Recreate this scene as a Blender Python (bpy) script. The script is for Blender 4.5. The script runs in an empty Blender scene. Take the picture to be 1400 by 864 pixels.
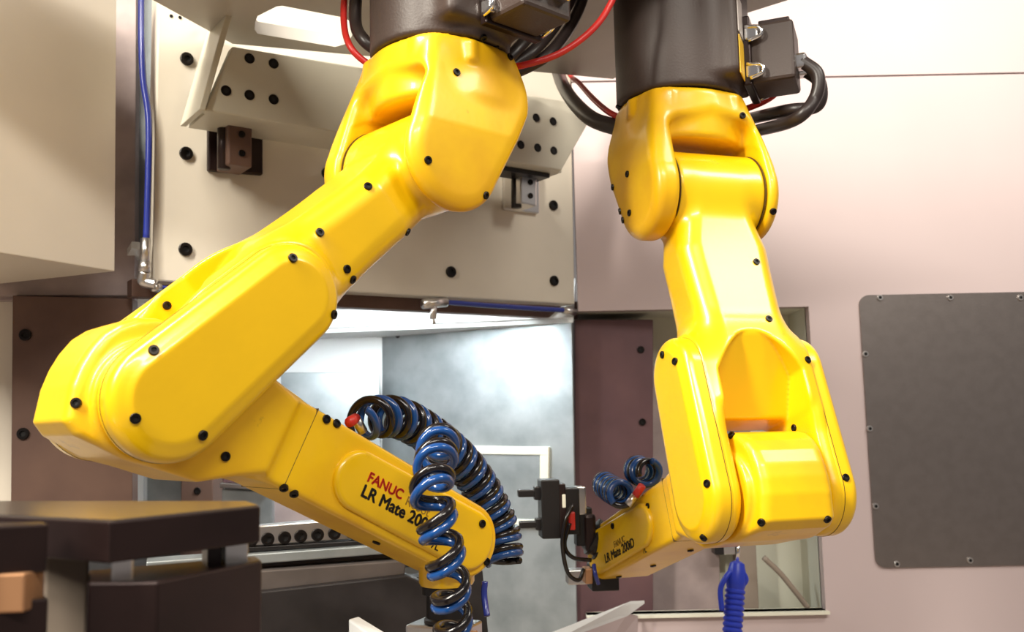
import bpy, bmesh, math, random
import numpy as np
from mathutils import Matrix, Vector
from mathutils.bvhtree import BVHTree

# ------------------------------------------------------------------ camera, world, lights, exposure
scene = bpy.context.scene
COL = scene.collection
FPX, PITCH, ROLL = 1300.0, math.radians(6.7), 0.02
CAM = Vector((0, 0, 1.5))
_r, _u, _w = Vector((1, 0, 0)), Vector((0, -math.sin(PITCH), math.cos(PITCH))), Vector((0, math.cos(PITCH), math.sin(PITCH)))
CR = math.cos(ROLL)*_r - math.sin(ROLL)*_u
CU = math.cos(ROLL)*_u + math.sin(ROLL)*_r
CF = _w
cd = bpy.data.cameras.new('camera')
cam = bpy.data.objects.new('camera', cd); COL.objects.link(cam)
cam.matrix_world = Matrix(((CR.x, CU.x, -CF.x, CAM.x), (CR.y, CU.y, -CF.y, CAM.y), (CR.z, CU.z, -CF.z, CAM.z), (0, 0, 0, 1)))
cd.sensor_width = 36.0; cd.lens = FPX/1400*36; cd.clip_start = 0.02
cd.dof.use_dof = True; cd.dof.focus_distance = 1.18; cd.dof.aperture_fstop = 8.0
scene.camera = cam

vs = scene.view_settings
vs.view_transform = 'Standard'; vs.look = 'None'; vs.gamma = 1.0; vs.use_curve_mapping = False
vs.exposure = 0.24

world = bpy.data.worlds.new('workshop_air'); scene.world = world
world.use_nodes = True
bg = world.node_tree.nodes['Background']
bg.inputs['Color'].default_value = (1.0, 0.90, 0.86, 1); bg.inputs['Strength'].default_value = 0.17

def area(name, loc, target, sx, sy, power, color):
    l = bpy.data.lights.new(name, 'AREA'); l.shape = 'RECTANGLE'; l.size = sx; l.size_y = sy
    l.energy = power; l.color = color
    o = bpy.data.objects.new(name, l); COL.objects.link(o); o.location = loc
    o.rotation_euler = (Vector(target)-Vector(loc)).to_track_quat('-Z', 'Y').to_euler()
    return o
area('hall_lamp_row_offscreen', (-1.28, -0.18, 3.33), (-0.15, 1.1, 1.6), 0.24, 1.95, 130, (1.0, 0.93, 0.80))
area('hall_lamp_front_offscreen', (0.50, -1.17, 3.39), (0.3, 1.4, 1.5), 1.9, 0.135, 49, (1.0, 0.93, 0.82))
area('wall_lamp_offscreen', (1.53, 0.63, 3.03), (1.25, 2.1, 2.05), 0.7, 0.42, 17, (1.0, 0.95, 0.84))

# ------------------------------------------------------------------ pixel rays onto planes of the place
def ray(px, py):
    return (CF + CR*((px-700)/FPX) + CU*((432-py)/FPX))
def P(px, py, d):
    r = ray(px, py); return CAM + r*(d/r.y)
def onz(px, py, z):
    r = ray(px, py); return CAM + r*((z-CAM.z)/r.z)
class Plane:
    def __init__(s, p, u):            # vertical plane through p holding horizontal direction u
        s.u = Vector(u).normalized(); s.p = Vector(p); s.n = s.u.cross(Vector((0, 0, 1)))
        if s.n.y > 0: s.n = -s.n      # towards the viewer
    def at(s, px, py, off=0.0):
        r = ray(px, py); q = s.p + s.n*off
        return CAM + r*((q-CAM).dot(s.n)/r.dot(s.n))

# ------------------------------------------------------------------ materials
def mat(name, col, rough=0.5, metal=0.0, var=0.0, vscale=8.0, bump=0.0, bscale=60.0, coat=0.0, col2=None, spec=0.5, stretch=(1, 1, 1)):
    m = bpy.data.materials.new(name); m.use_nodes = True
    nt = m.node_tree; b = nt.nodes['Principled BSDF']
    b.inputs['Base Color'].default_value = (*col, 1); b.inputs['Roughness'].default_value = rough
    b.inputs['Metallic'].default_value = metal; b.inputs['Coat Weight'].default_value = coat
    b.inputs['Coat Roughness'].default_value = 0.12; b.inputs['Specular IOR Level'].default_value = spec
    tc = nt.nodes.new('ShaderNodeTexCoord'); mp = nt.nodes.new('ShaderNodeMapping')
    mp.inputs['Scale'].default_value = stretch
    nt.links.new(tc.outputs['Object'], mp.inputs['Vector'])
    if var or col2:
        n = nt.nodes.new('ShaderNodeTexNoise'); n.inputs['Scale'].default_value = vscale; n.inputs['Detail'].default_value = 6
        nt.links.new(mp.outputs['Vector'], n.inputs['Vector'])
        rp = nt.nodes.new('ShaderNodeValToRGB')
        c2 = col2 if col2 else tuple(c*(1-var) for c in col)
        rp.color_ramp.elements[0].position = 0.35; rp.color_ramp.elements[0].color = (*c2, 1)
        rp.color_ramp.elements[1].position = 0.62; rp.color_ramp.elements[1].color = (*col, 1)
        nt.links.new(n.outputs['Fac'], rp.inputs['Fac']); nt.links.new(rp.outputs['Color'], b.inputs['Base Color'])
    if bump:
        n2 = nt.nodes.new('ShaderNodeTexNoise'); n2.inputs['Scale'].default_value = bscale; n2.inputs['Detail'].default_value = 4
        nt.links.new(mp.outputs['Vector'], n2.inputs['Vector'])
        bp = nt.nodes.new('ShaderNodeBump'); bp.inputs['Strength'].default_value = bump; bp.inputs['Distance'].default_value = 0.002
        nt.links.new(n2.outputs['Fac'], bp.inputs['Height']); nt.links.new(bp.outputs['Normal'], b.inputs['Normal'])
    return m
def stain(m, amount=0.55, scale=14.0):
    nt = m.node_tree; b = nt.nodes['Principled BSDF']; src = b.inputs['Base Color'].links[0].from_socket
    tc = nt.nodes.new('ShaderNodeTexCoord'); n = nt.nodes.new('ShaderNodeTexNoise'); n.inputs['Scale'].default_value = scale; n.inputs['Detail'].default_value = 8; n.inputs['Roughness'].default_value = 0.7
    nt.links.new(tc.outputs['Object'], n.inputs['Vector'])
    rp = nt.nodes.new('ShaderNodeValToRGB'); rp.color_ramp.elements[0].position = 0.66; rp.color_ramp.elements[1].position = 0.74
    rp.color_ramp.elements[0].color = (0, 0, 0, 1); rp.color_ramp.elements[1].color = (amount, amount, amount, 1)
    nt.links.new(n.outputs['Fac'], rp.inputs['Fac'])
    mx = nt.nodes.new('ShaderNodeMix'); mx.data_type = 'RGBA'
    nt.links.new(rp.outputs['Color'], mx.inputs[0]); nt.links.new(src, mx.inputs[6]); mx.inputs[7].default_value = (0.22, 0.10, 0.01, 1)
    nt.links.new(mx.outputs[2], b.inputs['Base Color'])
M = dict(
    yellow=mat('robot_yellow_enamel', (0.92, 0.56, 0.003), 0.30, var=0.10, vscale=5, bump=0.04, bscale=140, coat=0.5),
    scuffed=mat('robot_yellow_scuffed', (0.92, 0.56, 0.003), 0.36, col2=(0.78, 0.42, 0.006), vscale=9, bump=0.05, bscale=140, coat=0.3),
    base=mat('base_dark_grey', (0.055, 0.036, 0.030), 0.48, var=0.2, bump=0.15, bscale=300),
    bolt=mat('blackened_steel', (0.012, 0.009, 0.008), 0.35, 0.6),
    hole=mat('black_socket', (0.004, 0.003, 0.003), 0.7),
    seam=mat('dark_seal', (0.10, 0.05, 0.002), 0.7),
    steel=mat('bright_steel', (0.72, 0.70, 0.68), 0.28, 1.0, bump=0.05),
    chrome=mat('polished_steel', (0.9, 0.9, 0.9), 0.12, 1.0),
    galv=mat('galvanised_sheet', (0.50, 0.545, 0.56), 0.42, 0.7, col2=(0.33, 0.37, 0.385), vscale=9, bump=0.06, bscale=90),
    panel=mat('brushed_dark_steel', (0.30, 0.265, 0.25), 0.36, 0.9, var=0.08, vscale=40, bump=0.08, bscale=220),
    cream=mat('cream_paint', (0.80, 0.73, 0.62), 0.45, var=0.06, vscale=5),
    plate=mat('pale_plate_paint', (0.72, 0.66, 0.56), 0.34, var=0.10, vscale=4),
    beam=mat('grey_green_paint', (0.60, 0.57, 0.47), 0.40, var=0.10, vscale=6),
    ceil=mat('grey_plate_paint', (0.50, 0.47, 0.43), 0.45, var=0.12, vscale=7),
    wall=mat('mauve_white_paint', (0.62, 0.51, 0.51), 0.42, var=0.05, vscale=2.5),
    frame=mat('mauve_grey_paint', (0.46, 0.37, 0.36), 0.5, var=0.25, vscale=12),
    brown=mat('brown_steel', (0.165, 0.095, 0.070), 0.48, 0.25, col2=(0.11, 0.062, 0.050), vscale=6, stretch=(1, 1, 0.25)),
    plum=mat('plum_brown_steel', (0.155, 0.080, 0.085), 0.5, 0.2, col2=(0.10, 0.052, 0.06), vscale=5, stretch=(1, 1, 0.3)),
    white=mat('white_enamel', (0.86, 0.88, 0.88), 0.35, var=0.04),
    mint=mat('pale_green_white_paint', (0.72, 0.73, 0.62), 0.5, var=0.08, vscale=5),
    ivory=mat('ivory_trim', (0.84, 0.82, 0.68), 0.5),
    black=mat('black_anodised', (0.014, 0.012, 0.012), 0.36, 0.2, bump=0.06),
    fixture=mat('dark_oiled_steel', (0.030, 0.016, 0.015), 0.34, 0.45, var=0.3, vscale=20),
    fixtop=mat('ground_steel_top', (0.40, 0.35, 0.31), 0.22, 0.9, var=0.15, vscale=30),
    stone=mat('grey_brown_casting', (0.30, 0.24, 0.19), 0.6, var=0.2),
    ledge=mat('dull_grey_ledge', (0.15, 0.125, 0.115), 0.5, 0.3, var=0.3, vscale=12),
    copper=mat('copper_brown_block', (0.50, 0.26, 0.13), 0.4, 0.5),
    darkbed=mat('dark_grey_bed', (0.035, 0.030, 0.031), 0.45, 0.3, var=0.4, vscale=14),
    bluehose=mat('translucent_blue_hose', (0.008, 0.062, 0.24), 0.18, coat=0.4),
    navyhose=mat('navy_tube', (0.02, 0.035, 0.26), 0.25, coat=0.4),
    blackhose=mat('black_hose', (0.008, 0.006, 0.007), 0.20, coat=0.2),
    cable=mat('black_cable', (0.026, 0.018, 0.017), 0.38),
    redcable=mat('red_cable', (0.55, 0.022, 0.018), 0.35),
    red=mat('red_plastic', (0.60, 0.03, 0.02), 0.4),
    gunblue=mat('blue_plastic', (0.022, 0.048, 0.50), 0.36),
    yellowsign=mat('yellow_sticker', (0.85, 0.50, 0.02), 0.5),
    whitesign=mat('grey_white_sticker', (0.58, 0.53, 0.50), 0.5),
    inkblack=mat('black_print', (0.02, 0.016, 0.012), 0.5),
    inkred=mat('red_print', (0.62, 0.03, 0.01), 0.5),
    inkgrey=mat('brown_print', (0.30, 0.17, 0.02), 0.5),
)

stain(M['yellow'], 0.35); stain(M['scuffed'], 0.6)
# ------------------------------------------------------------------ object helpers
WM = {}
def put(o, parent=None, mw=None):
    COL.objects.link(o)
    mw = mw if mw is not None else Matrix()
    WM[o.name] = mw
    if parent is not None:
        o.parent = parent; o.matrix_basis = WM[parent.name].inverted() @ mw
    else:
        o.matrix_basis = mw
    return o
def meshobj(name, me, m, parent=None, mw=None, smooth=False, keep=False):
    if m is not None and not keep:
        me.materials.clear(); me.materials.append(m)
    if smooth and not keep:
        me.polygons.foreach_set('use_smooth', [True]*len(me.polygons))
    return put(bpy.data.objects.new(name, me), parent, mw)
def empty(name, loc):
    o = bpy.data.objects.new(name, None); o.empty_display_size = 0.05
    return put(o, None, Matrix.Translation(loc))
def tag(o, label, cat, group=None):
    o['label'] = label; o['category'] = cat
    if group: o['group'] = group
    return o
def structure(o, label=None):
    o['kind'] = 'structure'
    if label: o['label'] = label
    return o
def from_bm(name, bm, m, parent=None, mw=None, smooth=False):
    bmesh.ops.recalc_face_normals(bm, faces=bm.faces)
    me = bpy.data.meshes.new(name); bm.to_mesh(me); bm.free()
    return meshobj(name, me, m, parent, mw, smooth)
def basis(o, x, y, z):
    return Matrix(((x.x, y.x, z.x, o.x), (x.y, y.y, z.y, o.y), (x.z, y.z, z.z, o.z), (0, 0, 0, 1)))
def frame_z(o, n, up=Vector((0, 0, 1))):
    n = n.normalized()
    if abs(n.dot(up)) > 0.97: up = Vector((0, 1, 0))
    x = up.cross(n).normalized(); y = n.cross(x)
    return basis(o, x, y, n)
def bevelled(bm, w=0.002, seg=2):
    bmesh.ops.bevel(bm, geom=list(bm.edges), offset=w, segments=seg, affect='EDGES', profile=0.5, clamp_overlap=True)
def prism(name, pts, vec, m, parent=None, bev=0.0, mw=None):
    """polygon pts (3-D) swept along vec"""
    bm = bmesh.new(); vec = Vector(vec)
    inv = mw.inverted() if mw is not None else Matrix()
    a = [bm.verts.new(inv @ Vector(p)) for p in pts]; b = [bm.verts.new(inv @ (Vector(p)+vec)) for p in pts]
    bm.faces.new(a); bm.faces.new(b[::-1])
    for i in range(len(a)):
        j = (i+1) % len(a); bm.faces.new((a[j], a[i], b[i], b[j]))
    bmesh.ops.recalc_face_normals(bm, faces=bm.faces)
    if bev: bevelled(bm, bev)
    return from_bm(name, bm, m, parent, mw)
def box(name, c, half, m, parent=None, mw=None, bev=0.002):
    """box in the frame mw (centre c in that frame)"""
    bm = bmesh.new(); bmesh.ops.create_cube(bm, size=2)
    for v in bm.verts: v.co = Vector((v.co.x*half[0], v.co.y*half[1], v.co.z*half[2]))
    if bev: bevelled(bm, bev)
    mw = mw if mw is not None else Matrix()
    return from_bm(name, bm, m, parent, mw @ Matrix.Translation(c))
def slab(name, pix, pl, m, thick=0.03, off=0.0, parent=None, bev=0.0015):
    pts = [pl.at(x, y, off) for x, y in pix]
    c = sum(pts, Vector())/len(pts)
    return prism(name, pts, -pl.n*thick, m, parent, bev, frame_z(c, pl.n))
def catmull(pts, n=10):
    p = [Vector(q) for q in pts]; p = [p[0]*2-p[1]]+p+[p[-1]*2-p[-2]]; out = []
    for i in range(1, len(p)-2):
        for k in range(n):
            t = k/n
            out.append(0.5*((2*p[i])+(p[i+1]-p[i-1])*t+(2*p[i-1]-5*p[i]+4*p[i+1]-p[i+2])*t*t+(3*p[i]-p[i-1]-3*p[i+1]+p[i+2])*t**3))
    out.append(p[-2]); return out
def frames(path):
    T = []; N = []
    for i in range(len(path)):
        a, b = path[max(0, i-1)], path[min(len(path)-1, i+1)]; T.append((b-a).normalized())
    n = T[0].orthogonal().normalized()
    for t in T:
        n = (n - t*n.dot(t)).normalized(); N.append(n)
    return T, N
def tube(name, path, r, m, parent=None, seg=10, origin=None, rads=None):
    o = origin if origin is not None else Vector(path[0])
    T, N = frames(path); vs_, fs = [], []
    for i, p in enumerate(path):
        B = T[i].cross(N[i]); rr = rads[i] if rads else r
        for k in range(seg):
            a = 2*math.pi*k/seg; vs_.append(p-o+N[i]*(rr*math.cos(a))+B*(rr*math.sin(a)))
    for i in range(len(path)-1):
        for k in range(seg):
            fs.append((i*seg+k, i*seg+(k+1) % seg, (i+1)*seg+(k+1) % seg, (i+1)*seg+k))
    fs.append(tuple(range(seg))[::-1]); fs.append(tuple(range((len(path)-1)*seg, len(path)*seg)))
    me = bpy.data.meshes.new(name); me.from_pydata(vs_, [], fs)
    return meshobj(name, me, m, parent, Matrix.Translation(o), True)
def lathe(name, prof, m, parent=None, mw=None, seg=28, smooth=True):
    vs_, fs = [], []
    for r, z in prof:
        for k in range(seg):
            a = 2*math.pi*k/seg; vs_.append((r*math.cos(a), r*math.sin(a), z))
    for i in range(len(prof)-1):
        for k in range(seg):
            fs.append((i*seg+k, i*seg+(k+1) % seg, (i+1)*seg+(k+1) % seg, (i+1)*seg+k))
    fs.append(tuple(range(seg))[::-1]); fs.append(tuple(range((len(prof)-1)*seg, len(prof)*seg)))
    me = bpy.data.meshes.new(name); me.from_pydata(vs_, [], fs)
    o = meshobj(name, me, m, parent, mw, smooth)
    if smooth: me.set_sharp_from_angle(angle=math.radians(35))
    return o

# socket-head screw: cap with a hexagonal recess, unit radius, head along +z
def screw_mesh(name, headm, holem, proud=0.45):
    bm = bmesh.new(); n = 18; rings = []
    for r, z in ((1.0, -0.3), (1.0, proud*0.8), (0.9, proud)):
        rings.append([bm.verts.new((r*math.cos(2*math.pi*k/n), r*math.sin(2*math.pi*k/n), z)) for k in range(n)])
    for z in (proud, max(proud-0.35, 0.06)):
        rings.append([bm.verts.new((0.52*math.cos(2*math.pi*k/n), 0.52*math.sin(2*math.pi*k/n), z)) for k in range(n)])
    for i in range(4):
        for k in range(n):
            f = bm.faces.new((rings[i][k], rings[i][(k+1) % n], rings[i+1][(k+1) % n], rings[i+1][k])); f.material_index = 1 if i == 3 else 0
    f = bm.faces.new(rings[4]); f.material_index = 1
    bmesh.ops.recalc_face_normals(bm, faces=bm.faces)
    me = bpy.data.meshes.new(name); bm.to_mesh(me); bm.free(); me.materials.append(headm); me.materials.append(holem)
    return me
SCREW = screw_mesh('black_screw', M['bolt'], M['hole'])
FLUSH = screw_mesh('flush_bolt', M['bolt'], M['hole'], 0.16)
CHSCREW = screw_mesh('steel_screw', M['steel'], M['hole'], 0.5)
def screw(p, n, r, parent, me=None, name='screw'):
    mw = frame_z(Vector(p), Vector(n)) @ Matrix.Scale(r, 4)
    return meshobj(name, me or SCREW, None, parent, mw, keep=True)
def hexbolts(pix, pl, r, parent, off=0.0, me=None, name='bolt'):
    for x, y in pix: screw(pl.at(x, y, off), pl.n, r, parent, me, name)

# ------------------------------------------------------------------ solid shapes from distance fields (castings with fillets)
def smin(a, b, k):
    h = np.clip(0.5+0.5*(b-a)/k, 0, 1); return b+(a-b)*h-k*h*(1-h)
def smax(a, b, k): return -smin(-a, -b, k)
def ext(d2, e, r):
    """2-D distance d2 swept over a slab of signed distance e, edge radius r"""
    wx, wy = d2+r, e+r
    return np.minimum(np.maximum(wx, wy), 0)+np.sqrt(np.maximum(wx, 0)**2+np.maximum(wy, 0)**2)-r
def cap2(x, z, a, b, ra, rb):
    bx, bz = b[0]-a[0], b[1]-a[1]; h = np.clip(((x-a[0])*bx+(z-a[1])*bz)/(bx*bx+bz*bz), 0, 1)
    return np.sqrt((x-a[0]-h*bx)**2+(z-a[1]-h*bz)**2)-(ra+(rb-ra)*h)
def poly2(x, z, P_):
    d = np.full_like(x, 1e9); s = np.ones_like(x); n = len(P_)
    for i in range(n):
        ax, az = P_[i]; bx, bz = P_[i-1]; ex, ez = bx-ax, bz-az; wx, wz = x-ax, z-az
        h = np.clip((wx*ex+wz*ez)/(ex*ex+ez*ez), 0, 1)
        d = np.minimum(d, (wx-ex*h)**2+(wz-ez*h)**2)
        c1 = z >= az; c2 = z < bz; c3 = ex*wz > ez*wx
        flip = (c1 & c2 & c3) | (~c1 & ~c2 & ~c3); s = np.where(flip, -s, s)
    return s*np.sqrt(d)
def rbox(x, y, z, c, hf, r):
    qx, qy, qz = np.abs(x-c[0])-hf[0]+r, np.abs(y-c[1])-hf[1]+r, np.abs(z-c[2])-hf[2]+r
    return np.sqrt(np.maximum(qx, 0)**2+np.maximum(qy, 0)**2+np.maximum(qz, 0)**2)+np.minimum(np.maximum(np.maximum(qx, qy), qz), 0)-r
def field_mesh(name, f, lo, hi, h):
    ax = [np.arange(l-2*h, u+2.5*h, h, dtype=np.float32) for l, u in zip(lo, hi)]
    X, Y, Z = np.meshgrid(*ax, indexing='ij'); V = f(X, Y, Z).astype(np.float32)
    S = V < 0; nx, ny, nz = V.shape
    cs = lambda A, i, j, k: A[i:nx-1+i, j:ny-1+j, k:nz-1+k]
    cnt = sum(cs(S, i, j, k).astype(np.int8) for i in (0, 1) for j in (0, 1) for k in (0, 1))
    act = (cnt > 0) & (cnt < 8); I = np.argwhere(act); idx = -np.ones(act.shape, np.int64); idx[act] = np.arange(len(I))
    acc = np.zeros((len(I), 3)); num = np.zeros(len(I))
    for a in range(3):
        for b in (0, 1):
            for c in (0, 1):
                o0 = [0, 0, 0]; oth = [q for q in range(3) if q != a]; o0[oth[0]] = b; o0[oth[1]] = c
                o1 = list(o0); o1[a] = 1
                v0 = V[I[:, 0]+o0[0], I[:, 1]+o0[1], I[:, 2]+o0[2]]; v1 = V[I[:, 0]+o1[0], I[:, 1]+o1[1], I[:, 2]+o1[2]]
                m_ = (v0 < 0) != (v1 < 0); t = np.where(m_, v0/np.where(m_, v0-v1, 1), 0)
                q = I+np.array(o0); q = q.astype(float); q[:, a] += t
                acc += q*m_[:, None]; num += m_
    pts = acc/num[:, None]*h+np.array([a[0] for a in ax])
    faces = []
    for a in range(3):
        oth = [q for q in range(3) if q != a]
        sl0 = [slice(None)]*3; sl1 = [slice(None)]*3; sl0[a] = slice(0, -1); sl1[a] = slice(1, None)
        E0, E1 = S[tuple(sl0)], S[tuple(sl1)]; e = np.argwhere(E0 != E1)
        e = e[(e[:, oth[0]] > 0) & (e[:, oth[1]] > 0) & (e[:, oth[0]] < V.shape[oth[0]]-1) & (e[:, oth[1]] < V.shape[oth[1]]-1)]
        ins = E0[e[:, 0], e[:, 1], e[:, 2]]
        def cell(d1, d2):
            q = e.copy(); q[:, oth[0]] -= d1; q[:, oth[1]] -= d2; return idx[q[:, 0], q[:, 1], q[:, 2]]
        Q = np.stack([cell(1, 1), cell(0, 1), cell(0, 0), cell(1, 0)], 1)
        fl = ins if a != 1 else ~ins
        Q[~fl] = Q[~fl][:, ::-1]; faces.append(Q)
    faces = np.concatenate(faces)
    pf = pts.astype(np.float64); e = h*0.15
    for it in range(3):
        x, y, z = pf.T; d = f(x, y, z)
        g = np.stack([f(x+e, y, z)-f(x-e, y, z), f(x, y+e, z)-f(x, y-e, z), f(x, y, z+e)-f(x, y, z-e)], 1)/(2*e)
        st = np.clip(d/np.maximum((g*g).sum(1), 0.2), -h, h)
        pf = pf-g*st[:, None]
    me = bpy.data.meshes.new(name); nv, nf = len(pf), len(faces)
    me.vertices.add(nv); me.vertices.foreach_set('co', pf.astype(np.float32).ravel())
    me.loops.add(nf*4); me.loops.foreach_set('vertex_index', faces.ravel().astype(np.int32))
    me.polygons.add(nf); me.polygons.foreach_set('loop_start', np.arange(0, nf*4, 4, dtype=np.int32))
    me.polygons.foreach_set('use_smooth', np.ones(nf, bool))
    me.update(calc_edges=True); me.validate()
    return me

# ------------------------------------------------------------------ the setting
Z = Vector((0, 0, 1))
PB = Plane(P(500, 300, 1.80), (0.81, 0.59, 0))          # plane of the pale slide plate, running away to the right
PW = Plane((0, 2.10, 0), (1, 0, 0))                      # the long wall, square to the view
PL = Plane(P(157, 200, 1.50), (math.sin(math.radians(23)), math.cos(math.radians(23)), 0))
CEIL = 2.185

# right-hand wall: two sheets with an open joint, lower one with a rectangular opening
def wall_sheet(name, x0, x1, z0, z1, hole, m):
    bm = bmesh.new(); hx0, hx1, hz0, hz1 = hole if hole else (x0, x0, z0, z0)
    cells = [(x0, x1, z0, z1)] if not hole else [(x0, hx0, z0, z1), (hx1, x1, z0, z1), (hx0, hx1, z0, hz0), (hx0, hx1, hz1, z1)]
    for a, b, c, d in cells:
        if b-a < 1e-4 or d-c < 1e-4: continue
        r = bmesh.ops.create_cube(bm, size=1)['verts']
        for v in r: v.co = Vector(((a+b)/2+v.co.x*(b-a), 2.115+v.co.y*0.03, (c+d)/2+v.co.z*(d-c)))
    return from_bm(name, bm, m)
wx0 = PW.at(787, 300).x
zs = PW.at(1240, 103).z
oR, oT, oB = PW.at(1117, 620).x, PW.at(1105, 419).z, PW.at(1000, 837).z
oL = wx0
structure(wall_sheet('wall_back', wx0, 2.2, 0.6, zs-0.0022, (oL+1e-5, oR, oB, oT), M['wall']), 'mauve white lower wall sheet with a square opening')
structure(wall_sheet('wall_back', wx0, 2.2, zs+0.0022, 3.2, None, M['wall']), 'warm white upper wall sheet above the thin joint')
o = wall_sheet('trim_1', wx0, 2.2, zs-0.02, zs+0.02, None, M['wall']); o.location.y += 0.031; structure(o, 'joint strip behind the wall sheets')
# recess behind the opening
bk = 2.26
structure(prism('wall_recess', [(oL, bk, oB-0.16), (oR+0.05, bk, oB-0.16), (oR+0.05, bk, oT+0.02), (oL, bk, oT+0.02)], (0, 0.02, 0), M['mint']), 'pale green white back of the wall recess')
structure(prism('wall_recess_side', [(oR, 2.125, oB-0.16), (oR, bk+0.01, oB-0.16), (oR, bk+0.01, oT+0.02), (oR, 2.125, oT+0.02)], (0.02, 0, 0), M['mint']))
structure(prism('trim_2', [(oL, 2.085, oB), (oR+0.004, 2.085, oB), (oR+0.004, 2.135, oB), (oL, 2.135, oB)], (0, 0, -0.006), M['ivory']), 'ivory sill of the wall opening')
structure(prism('floor_recess', [(oL, 2.13, oB-0.15), (oR+0.01, 2.13, oB-0.15), (oR+0.01, bk+0.01, oB-0.15), (oL, bk+0.01, oB-0.15)], (0, 0, -0.01), M['mint']))
structure(prism('trim_3', [(oL, 2.125, oT), (oR, 2.125, oT), (oR, bk+0.01, oT), (oL, bk+0.01, oT)], (0, 0, 0.01), M['mint']))

structure(prism('floor', [(-2.2, -1.2, 0.6), (2.2, -1.2, 0.6), (2.2, 2.7, 0.6), (-2.2, 2.7, 0.6)], (0, 0, -0.05), M['stone']), 'grey brown shop floor')
# plum column in the opening
PC = Plane(P(785, 600, 2.13), (1, 0.10, 0))
col = slab('steel_column', [(786, 437), (893, 437), (893, 1000), (786, 1000)], PC, M['plum'], 0.12)
tag(col, 'plum brown steel column standing between the bright chute and the wall recess', 'column')
hexbolts([(876, 478), (878, 577), (882, 700)], PC, 0.008, col)
tag(slab('plum_panel', [(880, 500), (984, 500), (984, 895), (880, 895)], Plane((0, 2.235, 0), (1, 0, 0)), M['frame'], 0.03), 'dusky mauve sheet standing inside the wall recess beside the plum column', 'sheet')
# vertical guide inside the recess
g = tag(empty('vertical_guide', (P(1000, 830, 2.20).x, 2.20, oB)), 'grey steel vertical guide with dark edge inside the wall recess', 'guide rail')
xa, xb = P(1003, 700, 2.20).x, P(1027, 700, 2.20).x
box('guide_web', ((xa+xb)/2, 2.20, (oB-0.15+oT)/2), ((xb-xa)/2, 0.03, (oT-oB+0.15)/2), M['stone'], g)
xa, xb = P(986, 700, 2.19).x, P(1002, 700, 2.19).x
box('guide_rail', ((xa+xb)/2, 2.20, (oT+oB)/2+0.04), ((xb-xa)/2, 0.02, (oT-oB-0.14)/2), M['steel'], g)
box('guide_strip', (xa-0.010, 2.20, (oT+oB)/2+0.04), (0.010, 0.02, (oT-oB-0.14)/2), M['black'], g)
tag(tube('bent_rod', catmull([P(1044, 762, 2.135), P(1066, 783, 2.135), P(1086, 807, 2.135), P(1100, 825, 2.135), P(1104, 831, 2.135)], 6), 0.006, M['stone']), 'thin bent grey rod leaning in the corner of the wall recess', 'rod')

# access panel screwed to the wall
pc = [PW.at(1173, 403), PW.at(1520, 398), PW.at(1540, 768), PW.at(1197, 777)]
x0, x1 = (pc[0].x+pc[3].x)/2, (pc[1].x+pc[2].x)/2; zt, zb = (pc[0].z+pc[1].z)/2, (pc[2].z+pc[3].z)/2
ap = tag(empty('access_panel', ((x0+x1)/2, 2.1, (zt+zb)/2)), 'dark brushed steel access panel screwed flat on the mauve wall', 'panel')
rr = 0.022; pts = []
for cx, cz, a0 in ((x1-rr, zt-rr, 0), (x0+rr, zt-rr, 90), (x0+rr, zb+rr, 180), (x1-rr, zb+rr, 270)):
    for k in range(7):
        a = math.radians(a0+15*k); pts.append((cx+rr*math.cos(a), 2.0945, cz+rr*math.sin(a)))
prism('sheet', pts, (0, 0.006, 0), M['panel'], ap)
for px, py in ((1203, 407), (1299, 407), (1395, 407), (1183, 484), (1189, 586), (1197, 692), (1226, 771), (1326, 766)):
    screw(PW.at(px, py, 0.0055), (0, -1, 0), 0.0065, ap, CHSCREW)

# cream housing on the left, with its underside
d1 = slab('wall_left', [(-140, -140), (160, -60), (157, 371), (-140, 323)], PL, M['cream'], 0.42)
structure(d1, 'cream painted housing with a greenish underside')
PF = Plane(P(172, 300, 1.66), (1, 0.25, 0))
structure(slab('wall_left_frame', [(-300, -80), (187, -80), (184, 404), (-300, 404)], PF, M['frame'], 0.05), 'mauve grey frame post beside the cream housing')
structure(slab('trim_4', [(-260, 398), (184, 400), (184, 412), (-260, 410)], PF, M['frame'], 0.04, -0.02))
# brown steel panel below
PBr = Plane(P(100, 550, 1.62), (1, 0.15, 0))
br = slab('steel_side_panel', [(17, 404), (181, 408), (181, 760), (14, 760)], PBr, M['brown'], 0.04)
tag(br, 'tall brown steel panel with black bolts behind the robot elbow', 'panel')
hexbolts([(35, 458), (32, 593)], PBr, 0.010, br)
structure(slab('wall_left_lower', [(-200, 404), (20, 404), (17, 900), (-200, 900)], PBr, M['cream'], 0.03, -0.045))

# ------------------------------------------------------------------ the slide plate, its beam and the overhead plate
pl = tag(empty('slide_plate', PB.at(500, 400)), 'large pale painted steel plate with black counterbored bolts behind the robots', 'plate')
slab('plate_body', [(218, -120), (209, 384), (786, 416), (778, -60)], PB, M['plate'], 0.04, 0, pl, 0.003)
hexbolts([(255, 81), (254, 210), (253, 341), (447, 237), (616, 372), (756, 281), (757, 384)], PB, 0.0115, pl, 0.0)
for x, y in ((234, 22), (246, 24)): screw(PB.at(x, y), PB.n, 0.003, pl, None, 'bolt')
lin = slab('trim_5', [(180, 381), (790, 412), (790, 436), (180, 405)], PB, M['brown'], 0.03, -0.045)
structure(lin, 'dark brown lintel under the pale plate')
structure(slab('wall_gap_back', [(150, -90), (260, -90), (260, 402), (150, 402)], PF, M['galv'], 0.02, -0.10))

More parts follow.
